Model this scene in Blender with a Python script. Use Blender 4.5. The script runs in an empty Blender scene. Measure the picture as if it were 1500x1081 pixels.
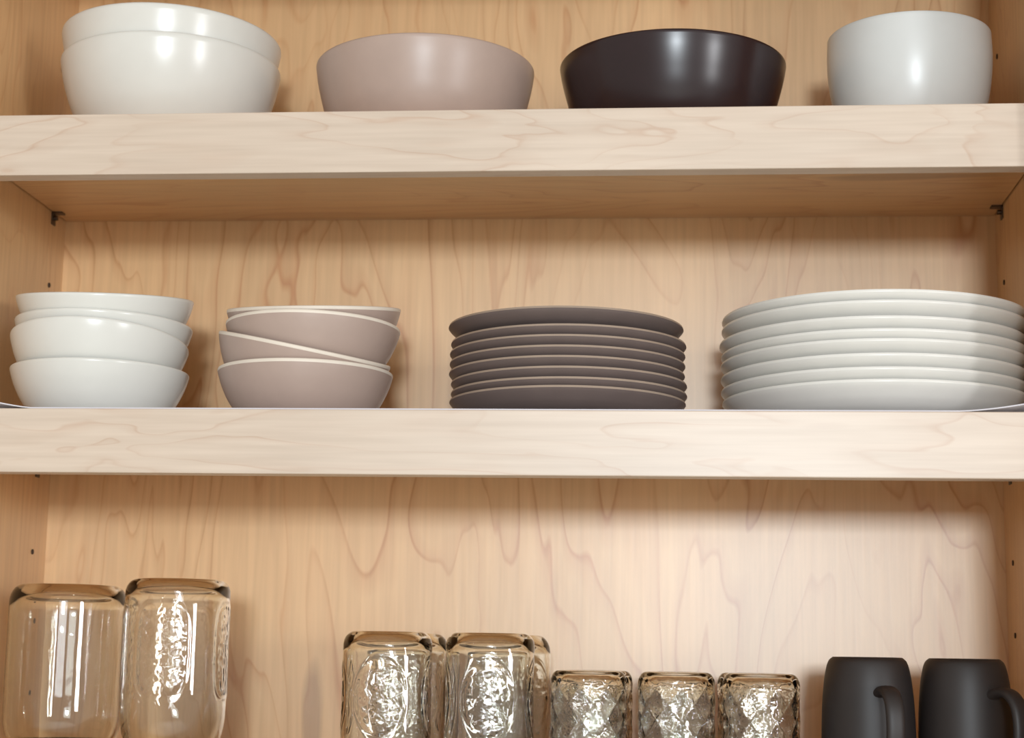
import bpy, bmesh, math, random
from mathutils import Vector, Matrix, noise

# ------------------------------------------------------------------ camera
# solved from the shelf edges, back corners and side joints of the cabinet
F_PX, YAW, PITCH, ROLL = 2528.08, 0.09185, 0.16699, 0.01682
CAM = Vector((0.07695, -1.41654, -0.15046))
sc = bpy.context.scene
C = sc.collection
cyw, syw, cp, sp = math.cos(YAW), math.sin(YAW), math.cos(PITCH), math.sin(PITCH)
r0 = Vector((cyw, syw, 0)); f0 = Vector((-syw, cyw, 0))
fw = f0 * cp + Vector((0, 0, 1)) * sp
u0 = -f0 * sp + Vector((0, 0, 1)) * cp
rt = r0 * math.cos(ROLL) + u0 * math.sin(ROLL)
up = -r0 * math.sin(ROLL) + u0 * math.cos(ROLL)
cd = bpy.data.cameras.new('camera'); cam = bpy.data.objects.new('camera', cd); C.objects.link(cam)
M4 = Matrix.Identity(4)
for i in range(3):
    M4[i][0], M4[i][1], M4[i][2], M4[i][3] = rt[i], up[i], -fw[i], CAM[i]
cam.matrix_world = M4
cd.sensor_width = 36.0; cd.lens = F_PX / 1500 * 36.0
cd.clip_start = 0.05
cd.dof.use_dof = True; cd.dof.focus_distance = 1.50; cd.dof.aperture_fstop = 7.0
sc.camera = cam

# ------------------------------------------------------------------ light
w = bpy.data.worlds.new('room_light'); sc.world = w; w.use_nodes = True
bg = w.node_tree.nodes['Background']
bg.inputs['Color'].default_value = (1.0, 0.92, 0.83, 1); bg.inputs['Strength'].default_value = 0.53

def area(name, loc, target, sx, sy, power, col):
    d = bpy.data.lights.new(name, 'AREA'); d.shape = 'RECTANGLE'; d.size = sx; d.size_y = sy
    d.energy = power; d.color = col
    o = bpy.data.objects.new(name, d); C.objects.link(o); o.location = loc
    o.rotation_euler = (Vector(target) - Vector(loc)).to_track_quat('-Z', 'Y').to_euler()
    return o
area('window_light', (0.42, -5.2, 0.20), (0.0, 0.2, 0.1), 0.50, 0.42, 88, (0.85, 0.94, 1.0))
area('wide_window_light', (0.50, -5.6, 0.25), (0.0, 0.2, 0.1), 1.5, 1.1, 26, (0.85, 0.94, 1.0))
area('side_window_light', (3.9, -4.2, 0.05), (0.0, 0.2, 0.1), 0.7, 1.1, 66, (0.95, 0.97, 1.0))

sc.view_settings.view_transform = 'Standard'; sc.view_settings.look = 'None'
sc.view_settings.gamma = 1.0; sc.view_settings.use_curve_mapping = False
sc.view_settings.exposure = 0.24
sc.cycles.sample_clamp_indirect = 0.0

# ------------------------------------------------------------------ helpers
def obj(name, bm, mat=None, parent=None, smooth=None):
    me = bpy.data.meshes.new(name); bm.to_mesh(me); bm.free()
    o = bpy.data.objects.new(name, me); C.objects.link(o)
    if mat: me.materials.append(mat)
    if smooth is not None:
        me.polygons.foreach_set('use_smooth', [True] * len(me.polygons))
        try: me.set_sharp_from_angle(angle=math.radians(smooth))
        except Exception: pass
    if parent: o.parent = parent
    return o

def tag(o, label, cat, group=None):
    o['label'] = label; o['category'] = cat
    if group: o['group'] = group
    return o

def thing(name, label, cat, loc=(0, 0, 0), rot=(0, 0, 0), group=None):
    o = bpy.data.objects.new(name, None); C.objects.link(o)
    o.empty_display_size = 0.03
    o.location = loc; o.rotation_euler = rot
    return tag(o, label, cat, group)

def copy_thing(o, loc, rot, label, group=None):
    c = o.copy(); C.objects.link(c); c.location = loc; c.rotation_euler = rot
    c['label'] = label
    if group: c['group'] = group
    for ch in list(o.children):
        k = ch.copy(); C.objects.link(k); k.parent = c
        for g in list(ch.children):
            j = g.copy(); C.objects.link(j); j.parent = k
    return c

def box(bm, x0, x1, y0, y1, z0, z1, bev=0.0):
    m = Matrix.Translation(((x0+x1)/2, (y0+y1)/2, (z0+z1)/2)) @ Matrix.Diagonal((x1-x0, y1-y0, z1-z0, 1))
    r = bmesh.ops.create_cube(bm, size=1.0, matrix=m)
    if bev:
        es = list({e for v in r['verts'] for e in v.link_edges})
        bmesh.ops.bevel(bm, geom=es, offset=bev, segments=2, affect='EDGES', profile=0.5)
    return bm

def bbox(*a, **k): return box(bmesh.new(), *a, **k)

def spline(pts, n=8):
    """Catmull-Rom through 2-D points"""
    out = []
    P = [pts[0]] + list(pts) + [pts[-1]]
    for i in range(1, len(P) - 2):
        p0, p1, p2, p3 = P[i-1], P[i], P[i+1], P[i+2]
        for k in range(n):
            t = k / n
            out.append(tuple(0.5 * ((2*p1[j]) + (-p0[j]+p2[j])*t + (2*p0[j]-5*p1[j]+4*p2[j]-p3[j])*t*t
                                    + (-p0[j]+3*p1[j]-3*p2[j]+p3[j])*t**3) for j in (0, 1)))
    out.append(tuple(pts[-1]))
    return out

def revolve(bm, prof, seg=96, shape=None):
    """prof: (r,z) list; r==0 ends close to a point. shape(theta, r, z) -> (x, y, z)"""
    rings = []
    for r, z in prof:
        if r < 1e-7:
            rings.append([bm.verts.new(shape(0, 0, z) if shape else (0, 0, z))])
        else:
            ring = []
            for k in range(seg):
                t = 2*math.pi*k/seg
                ring.append(bm.verts.new(shape(t, r, z) if shape else (r*math.cos(t), r*math.sin(t), z)))
            rings.append(ring)
    for a, b in zip(rings, rings[1:]):
        if len(a) == 1 and len(b) == 1: continue
        for k in range(seg):
            k2 = (k+1) % seg
            if len(a) == 1: bm.faces.new((a[0], b[k2], b[k]))
            elif len(b) == 1: bm.faces.new((a[k], a[k2], b[0]))
            else: bm.faces.new((a[k], a[k2], b[k2], b[k]))
    bmesh.ops.recalc_face_normals(bm, faces=bm.faces[:])
    return bm

# ------------------------------------------------------------------ materials
def new_mat(name):
    m = bpy.data.materials.new(name); m.use_nodes = True
    nt = m.node_tree; b = nt.nodes['Principled BSDF']
    return m, nt, b

def ramp(nt, stops, interp='LINEAR'):
    n = nt.nodes.new('ShaderNodeValToRGB'); n.color_ramp.interpolation = interp
    el = n.color_ramp.elements
    while len(el) < len(stops): el.new(0.5)
    for e, (p, c) in zip(el, stops):
        e.position = p; e.color = c if len(c) == 4 else (*c, 1)
    return n

def maple(name, along, seed=0.0, rough=0.36, contrast=1.0, wide=6.5, long=1.5, rings=17.0, base=(0.79, 0.505, 0.25), spec=0.95):
    """maple veneer: thin wandering growth lines drawn out along the grain"""
    m, nt, b = new_mat(name)
    N, Lk = nt.nodes.new, nt.links.new
    tc = N('ShaderNodeTexCoord')
    def mapped(across, lengthwise, off):
        mp = N('ShaderNodeMapping')
        s = [across]*3; s['XYZ'.index(along)] = lengthwise
        mp.inputs['Scale'].default_value = s
        mp.inputs['Location'].default_value = (seed+off, seed*0.7+off, seed*1.3)
        Lk(tc.outputs['Object'], mp.inputs['Vector']); return mp
    def nz(mp, det, rgh, dist=0.0):
        n = N('ShaderNodeTexNoise'); n.inputs['Scale'].default_value = 1.0
        n.inputs['Detail'].default_value = det; n.inputs['Roughness'].default_value = rgh
        n.inputs['Distortion'].default_value = dist
        Lk(mp.outputs[0], n.inputs['Vector']); return n
    def mth(op, a, bb=None, clamp=False):
        n = N('ShaderNodeMath'); n.operation = op; n.use_clamp = clamp
        for i, v in enumerate((a, bb)):
            if v is None: continue
            if isinstance(v, (int, float)): n.inputs[i].default_value = v
            else: Lk(v, n.inputs[i])
        return n.outputs[0]
    g = nz(mapped(wide, long, 0.0), 3.0, 0.45, 0.5)
    big = mth('MULTIPLY', g.outputs['Fac'], rings)
    fr = mth('FRACT', big)
    # saw-tooth: slow darkening then an abrupt growth line
    line = ramp(nt, [(0.0, (0.12,)*3), (0.55, (0.0,)*3), (0.86, (0.35,)*3), (0.945, (1,)*3), (1.0, (0.12,)*3)])
    Lk(fr, line.inputs['Fac'])
    pm = nz(mapped(wide*1.7, long*2.2, 7.1), 1.0, 0.5)
    pr = ramp(nt, [(0.34, (0.25,)*3), (0.66, (1,)*3)]); Lk(pm.outputs['Fac'], pr.inputs['Fac'])
    lines = mth('MULTIPLY', line.outputs['Color'], pr.outputs['Color'])
    lines = mth('MULTIPLY', lines, 0.8*contrast, True)
    fib = nz(mapped(170.0, 7.0, 3.3), 2.0, 0.6)
    blot = nz(mapped(9.0, 3.0, 11.0), 2.0, 0.5)
    c0 = ramp(nt, [(0.30, tuple(v*0.93 for v in base)), (0.70, tuple(min(1, v*1.06) for v in base))])
    Lk(blot.outputs['Fac'], c0.inputs['Fac'])
    mx = N('ShaderNodeMix'); mx.data_type = 'RGBA'
    mx.inputs['B'].default_value = (base[0]*0.70, base[1]*0.46, base[2]*0.32, 1)
    Lk(lines, mx.inputs['Factor']); Lk(c0.outputs['Color'], mx.inputs['A'])
    fr2 = ramp(nt, [(0.30, (0.90, 0.885, 0.87)), (0.65, (1, 1, 1))]); Lk(fib.outputs['Fac'], fr2.inputs['Fac'])
    mu = N('ShaderNodeMix'); mu.data_type = 'RGBA'; mu.blend_type = 'MULTIPLY'; mu.inputs['Factor'].default_value = 1.0
    Lk(mx.outputs['Result'], mu.inputs['A']); Lk(fr2.outputs['Color'], mu.inputs['B'])
    # sparse short mineral flecks
    fl = nz(mapped(26.0, 4.0, 21.0), 0.0, 0.5)
    flr = ramp(nt, [(0.80, (0,)*3), (0.86, (1,)*3)]); Lk(fl.outputs['Fac'], flr.inputs['Fac'])
    flm = mth('MULTIPLY', flr.outputs['Color'], 0.45)
    m2 = N('ShaderNodeMix'); m2.data_type = 'RGBA'; m2.inputs['B'].default_value = (0.22, 0.10, 0.05, 1)
    Lk(flm, m2.inputs['Factor']); Lk(mu.outputs['Result'], m2.inputs['A'])
    Lk(m2.outputs['Result'], b.inputs['Base Color'])
    b.inputs['Roughness'].default_value = rough
    b.inputs['IOR'].default_value = 1.5; b.inputs['Specular IOR Level'].default_value = spec
    bp = N('ShaderNodeBump'); bp.inputs['Strength'].default_value = 0.04; bp.inputs['Distance'].default_value = 0.001
    Lk(fib.outputs['Fac'], bp.inputs['Height']); Lk(bp.outputs['Normal'], b.inputs['Normal'])
    return m

def ceramic(name, col, rough, var=0.04, coat=0.0, ior=1.5):
    m, nt, b = new_mat(name)
    N, Lk = nt.nodes.new, nt.links.new
    tc = N('ShaderNodeTexCoord'); n = N('ShaderNodeTexNoise')
    n.inputs['Scale'].default_value = 40; n.inputs['Detail'].default_value = 3
    Lk(tc.outputs['Object'], n.inputs['Vector'])
    r = ramp(nt, [(0.3, tuple(c*(1-var) for c in col)), (0.7, tuple(min(1, c*(1+var)) for c in col))])
    Lk(n.outputs['Fac'], r.inputs['Fac']); Lk(r.outputs['Color'], b.inputs['Base Color'])
    b.inputs['Roughness'].default_value = rough; b.inputs['IOR'].default_value = ior
    b.inputs['Coat Weight'].default_value = coat; b.inputs['Coat Roughness'].default_value = 0.12
    return m

def glass(name, tint, rough=0.0):
    m, nt, b = new_mat(name)
    N, Lk = nt.nodes.new, nt.links.new
    tc = N('ShaderNodeTexCoord'); n = N('ShaderNodeTexNoise'); n.inputs['Scale'].default_value = 30
    Lk(tc.outputs['Object'], n.inputs['Vector'])
    bp = N('ShaderNodeBump'); bp.inputs['Strength'].default_value = 0.10; bp.inputs['Distance'].default_value = 0.002
    Lk(n.outputs['Fac'], bp.inputs['Height']); Lk(bp.outputs['Normal'], b.inputs['Normal'])
    b.inputs['Base Color'].default_value = (*tint, 1)
    b.inputs['Transmission Weight'].default_value = 1.0
    b.inputs['Roughness'].default_value = rough; b.inputs['IOR'].default_value = 1.5
    return m

MAT = {
    'back': maple('maple_back_panel', 'Z', 3.7),
    'side': maple('maple_side_panel', 'Z', 9.2, contrast=0.5),
    'board': maple('maple_shelf_board', 'X', 5.1, contrast=0.7),
    'lip': maple('maple_shelf_edge', 'X', 1.4, contrast=0.55, wide=17.0, long=4.0, rings=8.0, base=(0.62, 0.510, 0.41), spec=0.65),
    'white': ceramic('white_glaze', (0.69, 0.685, 0.64), 0.24, 0.015),
    'white_satin': ceramic('white_satin_glaze', (0.66, 0.68, 0.67), 0.30, 0.015),
    'plate_white': ceramic('white_plate_glaze', (0.75, 0.735, 0.69), 0.28, 0.015),
    'taupe': ceramic('taupe_glaze', (0.43, 0.325, 0.275), 0.36, 0.03),
    'cream': ceramic('cream_bare_rim', (0.74, 0.66, 0.56), 0.5, 0.03),
    'brown': ceramic('dark_brown_glaze', (0.019, 0.0085, 0.0105), 0.27, 0.05),
    'slate': ceramic('charcoal_brown_glaze', (0.145, 0.110, 0.100), 0.36, 0.04),
    'slate_rim': ceramic('highlit_brown_rim', (0.34, 0.26, 0.20), 0.36, 0.05),  # brown unglazed edge, its tan lightened to paint in the rim highlight
    'mug': ceramic('matte_dark_mug_glaze', (0.020, 0.015, 0.014), 0.50, 0.05),
    'liner': ceramic('pale_shelf_liner', (0.62, 0.60, 0.64), 0.6, 0.02),
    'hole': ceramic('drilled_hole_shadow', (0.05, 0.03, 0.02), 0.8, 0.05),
    'glass': glass('clear_jar_glass', (0.985, 0.992, 0.955)),
    'wallpaint': ceramic('off_white_wall_paint', (0.75, 0.72, 0.66), 0.8, 0.02),
}
mm, nt_, b_ = new_mat('nickel_pin'); b_.inputs['Metallic'].default_value = 1; b_.inputs['Roughness'].default_value = 0.35
b_.inputs['Base Color'].default_value = (0.16, 0.14, 0.12, 1); MAT['metal'] = mm

# ------------------------------------------------------------------ cabinet
XL, XR, D = -0.5553, 0.4024, 0.30
LIP, STEP, BT = 0.0548, 0.2607, 0.019      # edge height, spacing of shelves, board thickness
Z_MID, Z_TOP = LIP, STEP + LIP             # shelf top surfaces
Z_LOW, Z_CEIL = -0.255, 0.5205             # lowest shelf top, bottom of the upper rail
XC = (XL + XR) / 2

cab = thing('cabinet', 'open pale maple wall cabinet with back and side panels around the shelves', 'cabinet', (XC, 0, Z_LOW - LIP))
def cpart(name, bm, mat, **k):
    bmesh.ops.translate(bm, verts=bm.verts[:], vec=(-XC, 0, -(Z_LOW - LIP)))
    return obj(name, bm, mat, cab, **k)
ZB, ZT = Z_LOW - LIP, Z_CEIL + 0.07
cpart('back_panel', bbox(XL-0.018, XR+0.018, D, D+0.008, ZB, ZT), MAT['back'])
cpart('side_panel', bbox(XL-0.018, XL, 0, D, ZB, ZT), MAT['side'])
cpart('side_panel', bbox(XR, XR+0.018, 0, D, ZB, ZT), MAT['side'])
cpart('top_panel', bbox(XL, XR, 0.019, D, Z_CEIL+0.032, Z_CEIL+0.051), MAT['board'])
cpart('top_rail', bbox(XL-0.018, XR+0.018, -0.019, 0.0, Z_CEIL, ZT, bev=0.001), MAT['lip'])
cpart('stile', bbox(XL-0.038, XL-0.0, -0.0195, -0.0004, ZB, Z_CEIL, bev=0.001), MAT['side'])
cpart('stile', bbox(XR-0.020, XR+0.038, -0.0195, -0.0004, ZB, Z_CEIL, bev=0.001), MAT['side'])

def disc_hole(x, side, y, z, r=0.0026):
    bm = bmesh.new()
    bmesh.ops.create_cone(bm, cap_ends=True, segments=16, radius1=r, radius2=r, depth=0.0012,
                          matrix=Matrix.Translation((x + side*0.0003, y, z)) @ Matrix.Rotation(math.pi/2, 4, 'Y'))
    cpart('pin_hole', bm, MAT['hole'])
def pin(x, side, y, z):
    """L shaped metal shelf support: a peg in the side and a ledge under the board"""
    bm = bmesh.new()
    bmesh.ops.create_cone(bm, cap_ends=True, segments=16, radius1=0.0025, radius2=0.0025, depth=0.006,
                          matrix=Matrix.Translation((x + side*0.002, y, z-0.006)) @ Matrix.Rotation(math.pi/2, 4, 'Y'))
    a, b = sorted((x, x + side*0.0012)); box(bm, a, b, y-0.005, y+0.005, z-0.013, z)
    a, b = sorted((x, x + side*0.011)); box(bm, a, b, y-0.005, y+0.005, z-0.0016, z)
    cpart('shelf_pin', bm, MAT['metal'])

for zt in (Z_TOP, Z_MID):
    for y in (0.05, 0.262):
        pin(XL, 1, y, zt - BT - 0.0002); pin(XR, -1, y, zt - BT - 0.0002)
for z in (-0.052, -0.12, -0.19, 0.22, 0.16, 0.45):
    for y in (0.05, 0.262):
        disc_hole(XL, 1, y, z); disc_hole(XR, -1, y, z)

def shelf(zt, label, seed):
    edge = maple('maple_shelf_edge', 'X', seed, contrast=0.48, wide=17.0, long=3.4, rings=9.0, base=(0.62, 0.510, 0.41), spec=0.65)
    t = thing('shelf', label, 'shelf', (XC, 0, zt - LIP), group='cabinet shelves')
    def sp_(name, bm, mat):
        bmesh.ops.translate(bm, verts=bm.verts[:], vec=(-XC, 0, -(zt - LIP))); return obj(name, bm, mat, t)
    sp_('board', bbox(XL+0.0015, XR-0.0015, 0.019, D-0.0005, zt-BT, zt), MAT['board'])
    sp_('front_edge', bbox(XL+0.0008, XR-0.0008, 0.0, 0.019, zt-LIP, zt, bev=0.0009), edge)
    return t
shelf(Z_TOP, 'maple shelf with thick front edge holding the four large serving bowls', 2.6)
shelf(Z_MID, 'maple shelf with thick front edge holding stacked small bowls and plates', 14.3)
shelf(Z_LOW, 'maple shelf holding the upturned glass jars and dark mugs', 31.7)

# kitchen wall the cabinet hangs on
wl = obj('wall_back', bbox(-2.5, 2.5, D+0.010, D+0.06, -1.5, 1.2), MAT['wallpaint']); wl['kind'] = 'structure'

fl = obj('floor', bbox(-2.5, 2.5, -5.9, D+0.06, -1.52, -1.5), MAT['wallpaint']); fl['kind'] = 'structure'

# thin liner sheet on the middle shelf, its front corners curling up
LT = 0.0010
bm = bmesh.new()
NX, NY = 120, 24
lx0, lx1, ly0, ly1 = -0.512, 0.388, 0.0015, 0.285
grid = {}
for s in (0, 1):
    for i in range(NX+1):
        for j in range(NY+1):
            x = lx0 + (lx1-lx0)*i/NX; y = ly0 + (ly1-ly0)*(j/NY)**1.6
            fy = max(0, 1 - y/0.045)**2
            l = max(0, (-0.466 - x)/0.046); r = max(0, (x - 0.312)/0.076)
            z = fy*(0.0085*l**1.3 + 0.0115*r**1.6) if (l or r) else 0
            grid[s, i, j] = bm.verts.new((x, y, Z_MID + 0.0001 + z + s*LT))
for i in range(NX):
    for j in range(NY):
        bm.faces.new([grid[1, i, j], grid[1, i+1, j], grid[1, i+1, j+1], grid[1, i, j+1]])
        bm.faces.new([grid[0, i, j], grid[0, i, j+1], grid[0, i+1, j+1], grid[0, i+1, j]])
for i in range(NX):
    bm.faces.new([grid[0, i, 0], grid[0, i+1, 0], grid[1, i+1, 0], grid[1, i, 0]])
    bm.faces.new([grid[0, i+1, NY], grid[0, i, NY], grid[1, i, NY], grid[1, i+1, NY]])
for j in range(NY):
    bm.faces.new([grid[0, 0, j+1], grid[0, 0, j], grid[1, 0, j], grid[1, 0, j+1]])
    bm.faces.new([grid[0, NX, j], grid[0, NX, j+1], grid[1, NX, j+1], grid[1, NX, j]])
tag(obj('shelf_liner', bm, MAT['liner'], smooth=40), 'thin pale lavender liner sheet with curling corners under the small bowls and plates', 'shelf liner')
Z_LIN = Z_MID + LT + 0.0002

# ------------------------------------------------------------------ bowls
def bowl_mesh(name, R, h, prof, mat, thick, rimmat=None, parent=None, foot=0.52, rim_h=0.0):
    """outer wall from prof (fractions of R and h), inner wall offset by thick, rounded lip; rim is a part of its own"""
    outer = spline([(a*R, b*h) for a, b in prof], 8)
    fr = foot*R
    head = [(0, 0.0025), (fr-0.006, 0.0025), (fr-0.0045, 0.0), (fr-0.0005, 0.0)]
    # outward normals for the inside offset
    inner = []
    for i, (r, z) in enumerate(outer):
        a = outer[max(0, i-1)]; b = outer[min(len(outer)-1, i+1)]
        tx, tz = b[0]-a[0], b[1]-a[1]; L_ = math.hypot(tx, tz) or 1
        nx, nz = tz/L_, -tx/L_
        inner.append((r - nx*thick, z - nz*thick))
    inner = [(r, z) for r, z in inner if z < h - thick*0.4 and r > 0.0]
    ot = outer[-1]; it = inner[-1]
    # lip: half round between outer top and inner top
    cut = [p for p in outer if p[1] < h - thick*0.5]
    lip = []
    a = cut[-1]; b = it
    mid = ((a[0]+b[0])/2, (a[1]+b[1])/2)
    ha = math.hypot(a[0]-b[0], a[1]-b[1])/2
    for k in range(0, 9):
        th = math.pi*k/8
        lip.append((mid[0] + ha*math.cos(th), max(a[1], b[1]) + (h - max(a[1], b[1]))*math.sin(th)))
    inn = list(reversed(inner)); zi = inn[-1][1]
    body = head + cut
    floor_ = inn + [(0, zi)]
    if rimmat is None:
        bm = revolve(bmesh.new(), body + lip[1:-1] + floor_)
        return obj(name, bm, mat, parent, smooth=50)
    nb = 1 if not rim_h else max(1, sum(1 for p in cut if p[1] > h - rim_h))
    bm = revolve(bmesh.new(), body[:len(body)-nb+1])
    revolve(bm, floor_)
    bmesh.ops.recalc_face_normals(bm, faces=bm.faces[:])
    o = obj('body', bm, mat, parent, smooth=50)
    bm = revolve(bmesh.new(), cut[len(cut)-nb:] + lip[1:-1] + [floor_[0]])
    obj('rim', bm, rimmat, parent, smooth=50)
    return o

PROF_SERVE = [(0.52, 0.0), (0.60, 0.05), (0.725, 0.20), (0.83, 0.38), (0.905, 0.57), (0.962, 0.78), (1.0, 1.0)]
PROF_TAUPE = [(0.60, 0.0), (0.68, 0.05), (0.80, 0.20), (0.885, 0.40), (0.94, 0.62), (0.98, 0.83), (1.0, 1.0)]
PROF_CONE = [(0.62, 0.0), (0.71, 0.05), (0.805, 0.20), (0.882, 0.42), (0.936, 0.64), (0.977, 0.84), (1.0, 1.0)]
PROF_DEEP = [(0.50, 0.0), (0.62, 0.04), (0.80, 0.17), (0.91, 0.36), (0.975, 0.58), (1.0, 0.80), (0.99, 1.0)]
PROF_SMALL = [(0.52, 0.0), (0.62, 0.05), (0.755, 0.20), (0.855, 0.40), (0.93, 0.64), (0.975, 0.84), (1.0, 1.0)]

def one_bowl(name, label, loc, R, h, prof, mat, thick, rot=(0, 0, 0), group=None, foot=0.52):
    o = bowl_mesh(name, R, h, prof, mat, thick, foot=foot)
    o.location = loc; o.rotation_euler = rot
    return tag(o, label, 'bowl', group)

def tilted(rim_c, R, h, ax, ay):
    """location of the base so that the rim centre lands on rim_c when tilted"""
    rot = Matrix.Rotation(math.radians(ay), 3, 'Y') @ Matrix.Rotation(math.radians(ax), 3, 'X')
    return Vector(rim_c) - rot @ Vector((0, 0, h)), rot.to_euler()

E0 = 0.0004
HA = 0.0975
a = one_bowl('serving_bowl', 'large white serving bowl, lower of the nested pair', (-0.4066, 0.16, Z_TOP+E0), 0.1060, HA, PROF_SERVE, MAT['white'], 0.0045, group='white serving bowls')
loc, rot = tilted((-0.4069, 0.16, 0.4395), 0.1060, HA, -0.8, 0.9)
b = a.copy(); C.objects.link(b); b.location = loc; b.rotation_euler = rot
b['label'] = 'large white serving bowl nested inside another, upper of the pair'

one_bowl('serving_bowl', 'wide taupe serving bowl standing between white nested bowls and dark bowl', (-0.1551, 0.15, Z_TOP+E0), 0.1043, 0.0880, PROF_TAUPE, MAT['taupe'], 0.0045, foot=0.60)
one_bowl('serving_bowl', 'wide glossy dark brown serving bowl with flaring sides', (0.0800, 0.15, Z_TOP+E0), 0.1065, 0.0872, PROF_CONE, MAT['brown'], 0.0045, foot=0.62)
one_bowl('deep_bowl', 'single deep round white bowl beside the dark brown bowl', (0.2998, 0.15, Z_TOP+E0), 0.0754, 0.1120, PROF_DEEP, MAT['white_satin'], 0.0045, foot=0.50)

# stack of four white bowls
RS, HS = 0.0815, 0.0500
ORD = ['bottom', 'second from the bottom', 'third from the bottom', 'top']
e_rims = [(-0.4474, 0.12, 0.1062, 0.0, 0.0), (-0.4479, 0.117, 0.1325, -7.5, 0.6), (-0.4468, 0.123, 0.1510, -0.2, 0.8), (-0.4462, 0.12, 0.1755, 7.5, 0.9)]
proto = None
for k, (x, y, z, ax, ay) in enumerate(e_rims):
    loc, rot = tilted((x, y, z), RS, HS, ax, ay)
    if proto is None:
        loc.z = max(loc.z, Z_LIN); proto = o = bowl_mesh('cereal_bowl', RS, HS, PROF_SMALL, MAT['white'], 0.0036)
    else:
        o = proto.copy(); C.objects.link(o)
    o.location = loc; o.rotation_euler = rot
    tag(o, 'small white cereal bowl, %s of its stack of four' % ORD[k], 'bowl', 'stack of white cereal bowls')

# stack of four taupe bowls with bare cream rims
f_rims = [(-0.2543, 0.12, 0.1062, 0.0, 0.3), (-0.2554, 0.120, 0.1285, 6.5, 11.5), (-0.2482, 0.1185, 0.1480, -1.0, 0.8), (-0.2490, 0.122, 0.1655, 9.0, -0.6)]
proto = None
for k, (x, y, z, ax, ay) in enumerate(f_rims):
    loc, rot = tilted((x, y, z), RS, HS, ax, ay)
    lab = 'small taupe cereal bowl with cream rim, %s of its stack of four' % ORD[k]
    if proto is None:
        loc.z = max(loc.z, Z_LIN)
        proto = thing('cereal_bowl', lab, 'bowl', loc, rot, 'stack of taupe cereal bowls')
        bowl_mesh('body', RS*0.985, HS, PROF_SMALL, MAT['taupe'], 0.0036, MAT['cream'], proto, rim_h=0.0034)
    else:
        copy_thing(proto, loc, rot, lab)

# ------------------------------------------------------------------ plates
def plate_parts(R, h, gap, mat, rimmat, parent, body_t=0.0052, single=None):
    """coupe plate; gap = how far it stands above the plate below, taken up by its foot ring"""
    f = max(0.0015, gap - body_t)             # height of the foot ring
    pts = [(0.66, 0.0), (0.74, 0.06), (0.83, 0.21), (0.900, 0.41), (0.950, 0.62), (0.984, 0.79), (1.0, 0.90)]
    outer = spline([(a*R, f + b*(h-f)) for a, b in pts], 6)
    fr = 0.60*R
    head = [(0, f), (fr-0.006, f), (fr-0.005, 0.0), (fr-0.001, 0.0), (fr+0.001, f)]
    t = body_t
    top = h
    er = 0.0017
    lip = [(R-0.0001, h-er*0.75), (R-0.0005, h-er*0.40), (R-er*0.35, h-er*0.12), (R-er, h), (R-er*1.7, h-er*0.2), (R-er*2.2, h-er*0.9)]
    inner = []
    for (r, z) in reversed(outer):
        zi = z + t*(1.0 if r < 0.9*R else 1.0)
        if zi < h - er*1.2 and r < R - er*2.4: inner.append((r-0.0008, zi))
    tail = inner + [(fr*0.9, f+t), (0, f+t)]
    if rimmat is None:
        return obj(single, revolve(bmesh.new(), head + outer + lip + tail, 128), mat, parent, smooth=50)
    bm = revolve(bmesh.new(), head + outer, 128); revolve(bm, [lip[-1]] + tail, 128)
    bmesh.ops.recalc_face_normals(bm, faces=bm.faces[:])
    obj('body', bm, mat, parent, smooth=50)
    obj('rim', revolve(bmesh.new(), [outer[-1]] + lip, 128), rimmat, parent, smooth=60)

NTH = ['top', 'second from the top', 'third from the top', 'fourth from the top', 'fourth from the bottom', 'third from the bottom', 'second from the bottom', 'bottom']
gy = [446, 472.5, 488, 503.6, 519, 534.7, 550.4, 563]
gx = [829.2, 835, 833, 833, 832, 836.5, 836.7, 834]
gz = [0.1483 - 0.0685*(y-446)/117 for y in gy]
GH = gz[-1] - Z_LIN
zb = Z_LIN; floor_below = None
for i in range(7, -1, -1):
    x = -0.0150 + (gx[i]-833)/2300
    base = Z_LIN if i == 7 else floor_below
    t = thing('salad_plate', 'charcoal brown salad plate, %s of its stack of eight' % NTH[i], 'plate', (x, 0.13, base+0.0002), group='stack of dark salad plates')
    h = gz[i] - base
    gap = 0.0067 if i == 7 else (gz[i]-gz[i+1])
    BT_ = 0.0040
    plate_parts(0.1070, h, gap, MAT['slate'], MAT['slate_rim'], t, BT_)
    floor_below = base + max(0.0015, gap-BT_) + BT_ + 0.0002

hy = [421, 437, 461, 480, 495, 517, 537.6, 556]
hl = [1058, 1057, 1052.5, 1056, 1055, 1055, 1055.5, 1058]
hz = [0.1609 - 0.0761*(y-421)/135 for y in hy]
for i in range(7, -1, -1):
    x = 0.2625 + (hl[i]-1057)/2300
    base = Z_LIN if i == 7 else floor_below
    gap = 0.0075 if i == 7 else (hz[i]-hz[i+1])
    o = plate_parts(0.1372, hz[i]-base, gap, MAT['plate_white'], None, None, 0.0042, 'dinner_plate')
    o.location = (x, 0.155, base+0.0002)
    tag(o, 'large off-white dinner plate, %s of its stack of eight' % NTH[i], 'plate', 'stack of white dinner plates')
    floor_below = base + max(0.0015, gap-0.0042) + 0.0042 + 0.0002

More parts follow.
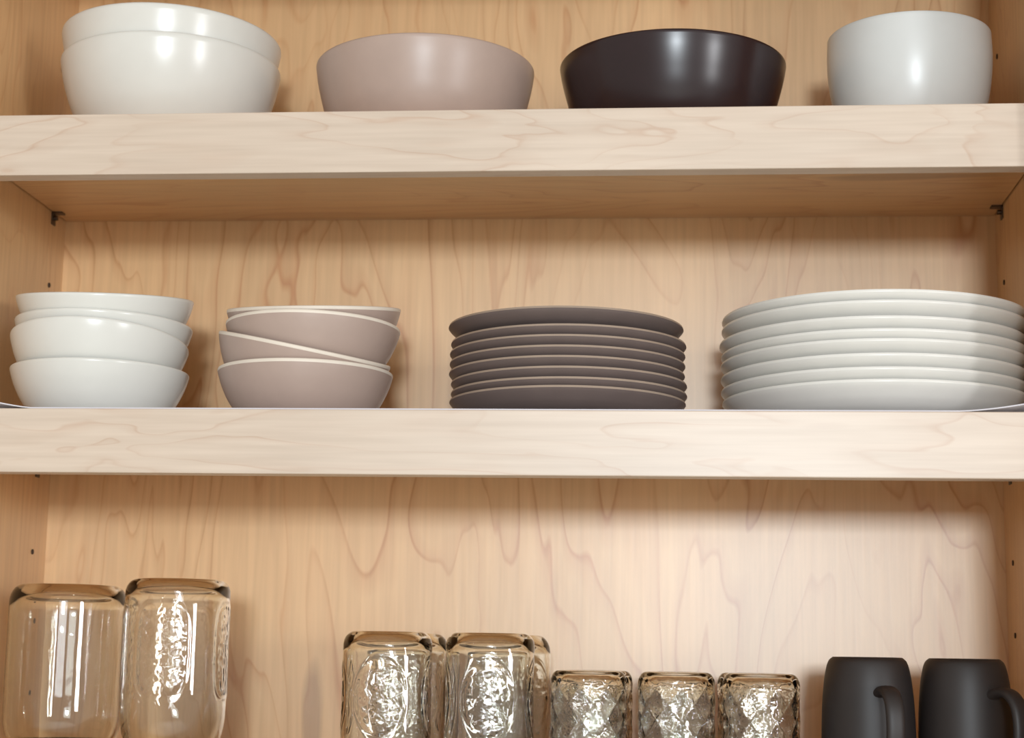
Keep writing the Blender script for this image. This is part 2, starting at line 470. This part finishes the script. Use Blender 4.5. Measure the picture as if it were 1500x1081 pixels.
# ------------------------------------------------------------------ glass jars, all standing upside down
def jar_mesh(R, h, base_r, corner, shoulder, neck_r, t=0.0032, squash=0.0, emboss=None, seg=128):
    """profile written upright (base at z=0), mesh turned mouth-down"""
    c = corner
    zs = shoulder
    outer = [(0, 0.0035), (base_r*0.55, 0.0030), (base_r*0.86, 0.0006), (base_r, 0.0)]
    k = R - base_r
    for i in range(1, 8):
        a = math.pi/2*i/7
        outer.append((base_r + k*math.sin(a), c*(1-math.cos(a))))
    nb = 90 if emboss else 40
    outer += [(R, c + (zs-c)*i/nb) for i in range(1, nb)]
    for i in range(0, 11):
        a = math.pi/2*i/10
        outer.append((neck_r + (R-neck_r)*math.cos(a)**0.85, zs + (h*0.86-zs)*math.sin(a)))
    zn = h*0.86
    thread = []
    for i in range(1, 25):
        z = zn + (h-zn)*i/24
        thread.append((neck_r + 0.0011*max(0, math.sin((z-zn)*math.pi*2/0.0058)), z))
    outer += thread
    inner = [(neck_r-t*0.8, h), (neck_r-t*0.9, zn)]
    for i in range(9, -1, -1):
        a = math.pi/2*i/10
        inner.append((neck_r - t + (R-neck_r)*math.cos(a)**0.85, zs + (h*0.86-zs)*math.sin(a) - t*0.4*math.sin(a)))
    inner += [(R-t, zs + (c+0.004-zs)*i/12) for i in range(1, 12)]
    inner += [(R-t, c+0.004), (R-t*1.2, c*0.62+0.002), (base_r*0.94, 0.0046), (base_r*0.6, 0.0052), (0, 0.0056)]
    no = len(outer)
    cnt = [0]
    def shp(th, r, z):
        rr = r
        if squash:
            # flatten towards a rounded square on the body only
            e = 2 + squash*2
            q = (abs(math.cos(th))**e + abs(math.sin(th))**e)**(-1/e)
            kz = min(1, max(0, (z-0.002)/0.02))*min(1, max(0, (zs+0.012-z)/0.02))
            rr = r*(1 + (q/ (1+0.12*squash) - 1)*kz)
        if emboss and r > R - 0.0006 and c*0.5 < z < zs + 0.004:
            rr += emboss(th, z)
        return (rr*math.cos(th), rr*math.sin(th), h - z)
    return revolve(bmesh.new(), outer + inner, seg, shp)

def emb_quilt(th, z):
    """diamond quilting with small crystals"""
    n = 9
    u = th*n/(2*math.pi)*2; v = z/0.0135
    a = abs(math.sin(math.pi*(u+v)/2)); b = abs(math.sin(math.pi*(u-v)/2))
    return 0.0010*min(a, b) - 0.0004 + 0.00030*noise.noise((math.cos(th)*22, math.sin(th)*22, z*640))

def medallion(zc, hh, hw, R, amp=0.0011, sq=2.0, seedv=0.0):
    """raised outline with a dimpled field, once on each of four faces"""
    def f(th, z):
        d = (th + math.pi/2 + math.pi/4) % (math.pi/2) - math.pi/4
        u = d*R/hw; v = (z-zc)/hh
        q = (abs(u)**sq + abs(v)**sq)**(1/sq)
        ring = math.exp(-((q-1)/0.07)**2)*0.0006
        ins = 1.0 if q < 0.93 else max(0, (1-q)/0.07)
        n_ = noise.noise((math.cos(th)*R*190, math.sin(th)*R*190, z*190 + seedv)) + 0.6*noise.noise((th*R*420, z*420, seedv))
        return ring + ins*amp*n_
    return f

def jar(name, label, bm, x, y, rot=0.0, group=None):
    o = obj(name, bm, MAT['glass'], None, smooth=60)
    o.location = (x, y, Z_LOW+0.0004); o.rotation_euler = (0, 0, rot)
    return tag(o, label, 'jar', group)

def jar_copy(o, x, y, rot, label):
    c = o.copy(); C.objects.link(c); c.location = (x, y, Z_LOW+0.0004); c.rotation_euler = (0, 0, rot); c['label'] = label
    return c

jar('canning_jar', 'large wide smooth round glass jar standing upside down beside side panel',
    jar_mesh(0.0525, 0.1647, 0.041, 0.016, 0.112, 0.041), -0.4681, 0.13)
jar('canning_jar', 'tall glass jar upside down with a mottled rounded panel beside the smooth jar',
    jar_mesh(0.0462, 0.1697, 0.036, 0.012, 0.108, 0.0345, squash=0.25, emboss=medallion(0.062, 0.040, 0.022, 0.046, 0.0004, 4.0), seg=192),
    -0.3577, 0.10, 0.0)
pj = jar('pint_jar', 'medium glass jar upside down with oval medallion, front one beside tall jar',
    jar_mesh(0.0396, 0.1268, 0.0295, 0.013, 0.092, 0.032, squash=0.35, emboss=medallion(0.056, 0.033, 0.0225, 0.0396, 0.0005, 2.0, 5.0), seg=192),
    -0.1678, 0.10, 0.0, 'medium glass jars upside down')
jar_copy(pj, -0.0775, 0.10, 0.06, 'medium glass jar upside down with oval medallion, front one beside small quilted jar')
jar_copy(pj, -0.1660, 0.190, 0.4, 'medium glass jar upside down, behind the front medallion jar on tall-jar side')
jar_copy(pj, -0.0720, 0.190, 0.7, 'medium glass jar upside down, behind the medallion jar next to the quilted jars')
sj = jar('jelly_jar', 'small quilted glass jar upside down, front one nearest the medallion jars',
    jar_mesh(0.0326, 0.0962, 0.0262, 0.009, 0.070, 0.0285, emboss=emb_quilt, seg=224), 0.0085, 0.10, 0.0, 'small quilted jars upside down')
jar_copy(sj, 0.0840, 0.10, 0.3, 'small quilted glass jar upside down, middle one of the front three')
jar_copy(sj, 0.1560, 0.10, 0.55, 'small quilted glass jar upside down, front one beside the dark mugs')
jar_copy(sj, 0.0120, 0.172, 0.2, 'small quilted glass jar upside down, behind the one nearest the medallion jars')
jar_copy(sj, 0.0850, 0.172, 0.9, 'small quilted glass jar upside down, behind the middle one of the front three')
jar_copy(sj, 0.1540, 0.172, 0.4, 'small quilted glass jar upside down, behind the one beside the dark mugs')

# ------------------------------------------------------------------ mugs, upside down
MH = 0.1115
def make_mug(label, x, y, ang):
    t = thing('mug', label, 'mug', (x, y, Z_LOW+0.0004), (0, 0, ang), 'dark mugs upside down')
    # upright profile, foot at 0
    o = [(0, 0.0025), (0.0255, 0.0025), (0.0265, 0.0), (0.0290, 0.0)]
    o += spline([(0.0295, 0.0003), (0.0328, 0.0035), (0.0352, 0.011), (0.0372, 0.024), (0.0388, 0.045), (0.0396, 0.075), (0.0400, 0.1095)], 6)
    o += [(0.0397, 0.1109), (0.0385, 0.1115), (0.0372, 0.1108)]
    o += spline([(0.0362, 0.105), (0.0358, 0.075), (0.0348, 0.045), (0.033, 0.024), (0.030, 0.012), (0.024, 0.007)], 5) + [(0, 0.007)]
    obj('body', revolve(bmesh.new(), [(r, MH-z) for r, z in o], 96), MAT['mug'], t, smooth=45)
    # handle: flattened strap swept along a D
    path = spline([(0.033, 0.0805), (0.046, 0.0845), (0.058, 0.082), (0.0665, 0.072), (0.0690, 0.055), (0.0665, 0.038), (0.058, 0.025), (0.047, 0.0185), (0.036, 0.0160)], 6)
    bm = bmesh.new(); rings = []
    for i, (px, pz) in enumerate(path):
        a_ = path[max(0, i-1)]; b_ = path[min(len(path)-1, i+1)]
        tx, tz = b_[0]-a_[0], b_[1]-a_[1]; l = math.hypot(tx, tz); nx, nz = tz/l, -tx/l
        ring = []
        for k in range(16):
            th = 2*math.pi*k/16
            cc, ss = math.cos(th), math.sin(th)
            nn = 0.0040*math.copysign(abs(cc)**0.8, cc); yy = 0.0078*math.copysign(abs(ss)**0.8, ss)
            ring.append(bm.verts.new((px + nx*nn, yy, pz + nz*nn)))
        rings.append(ring)
    for a_, b_ in zip(rings, rings[1:]):
        for k in range(16): bm.faces.new((a_[k], a_[(k+1) % 16], b_[(k+1) % 16], b_[k]))
    bm.faces.new(rings[0]); bm.faces.new(list(reversed(rings[-1])))
    bmesh.ops.recalc_face_normals(bm, faces=bm.faces[:])
    obj('handle', bm, MAT['mug'], t, smooth=60)
    return t
make_mug('matte dark brown mug upside down beside the small quilted jars', 0.2463, 0.10, -math.radians(78))
make_mug('matte dark brown mug upside down close to the cabinet side panel', 0.3275, 0.10, -math.radians(60))
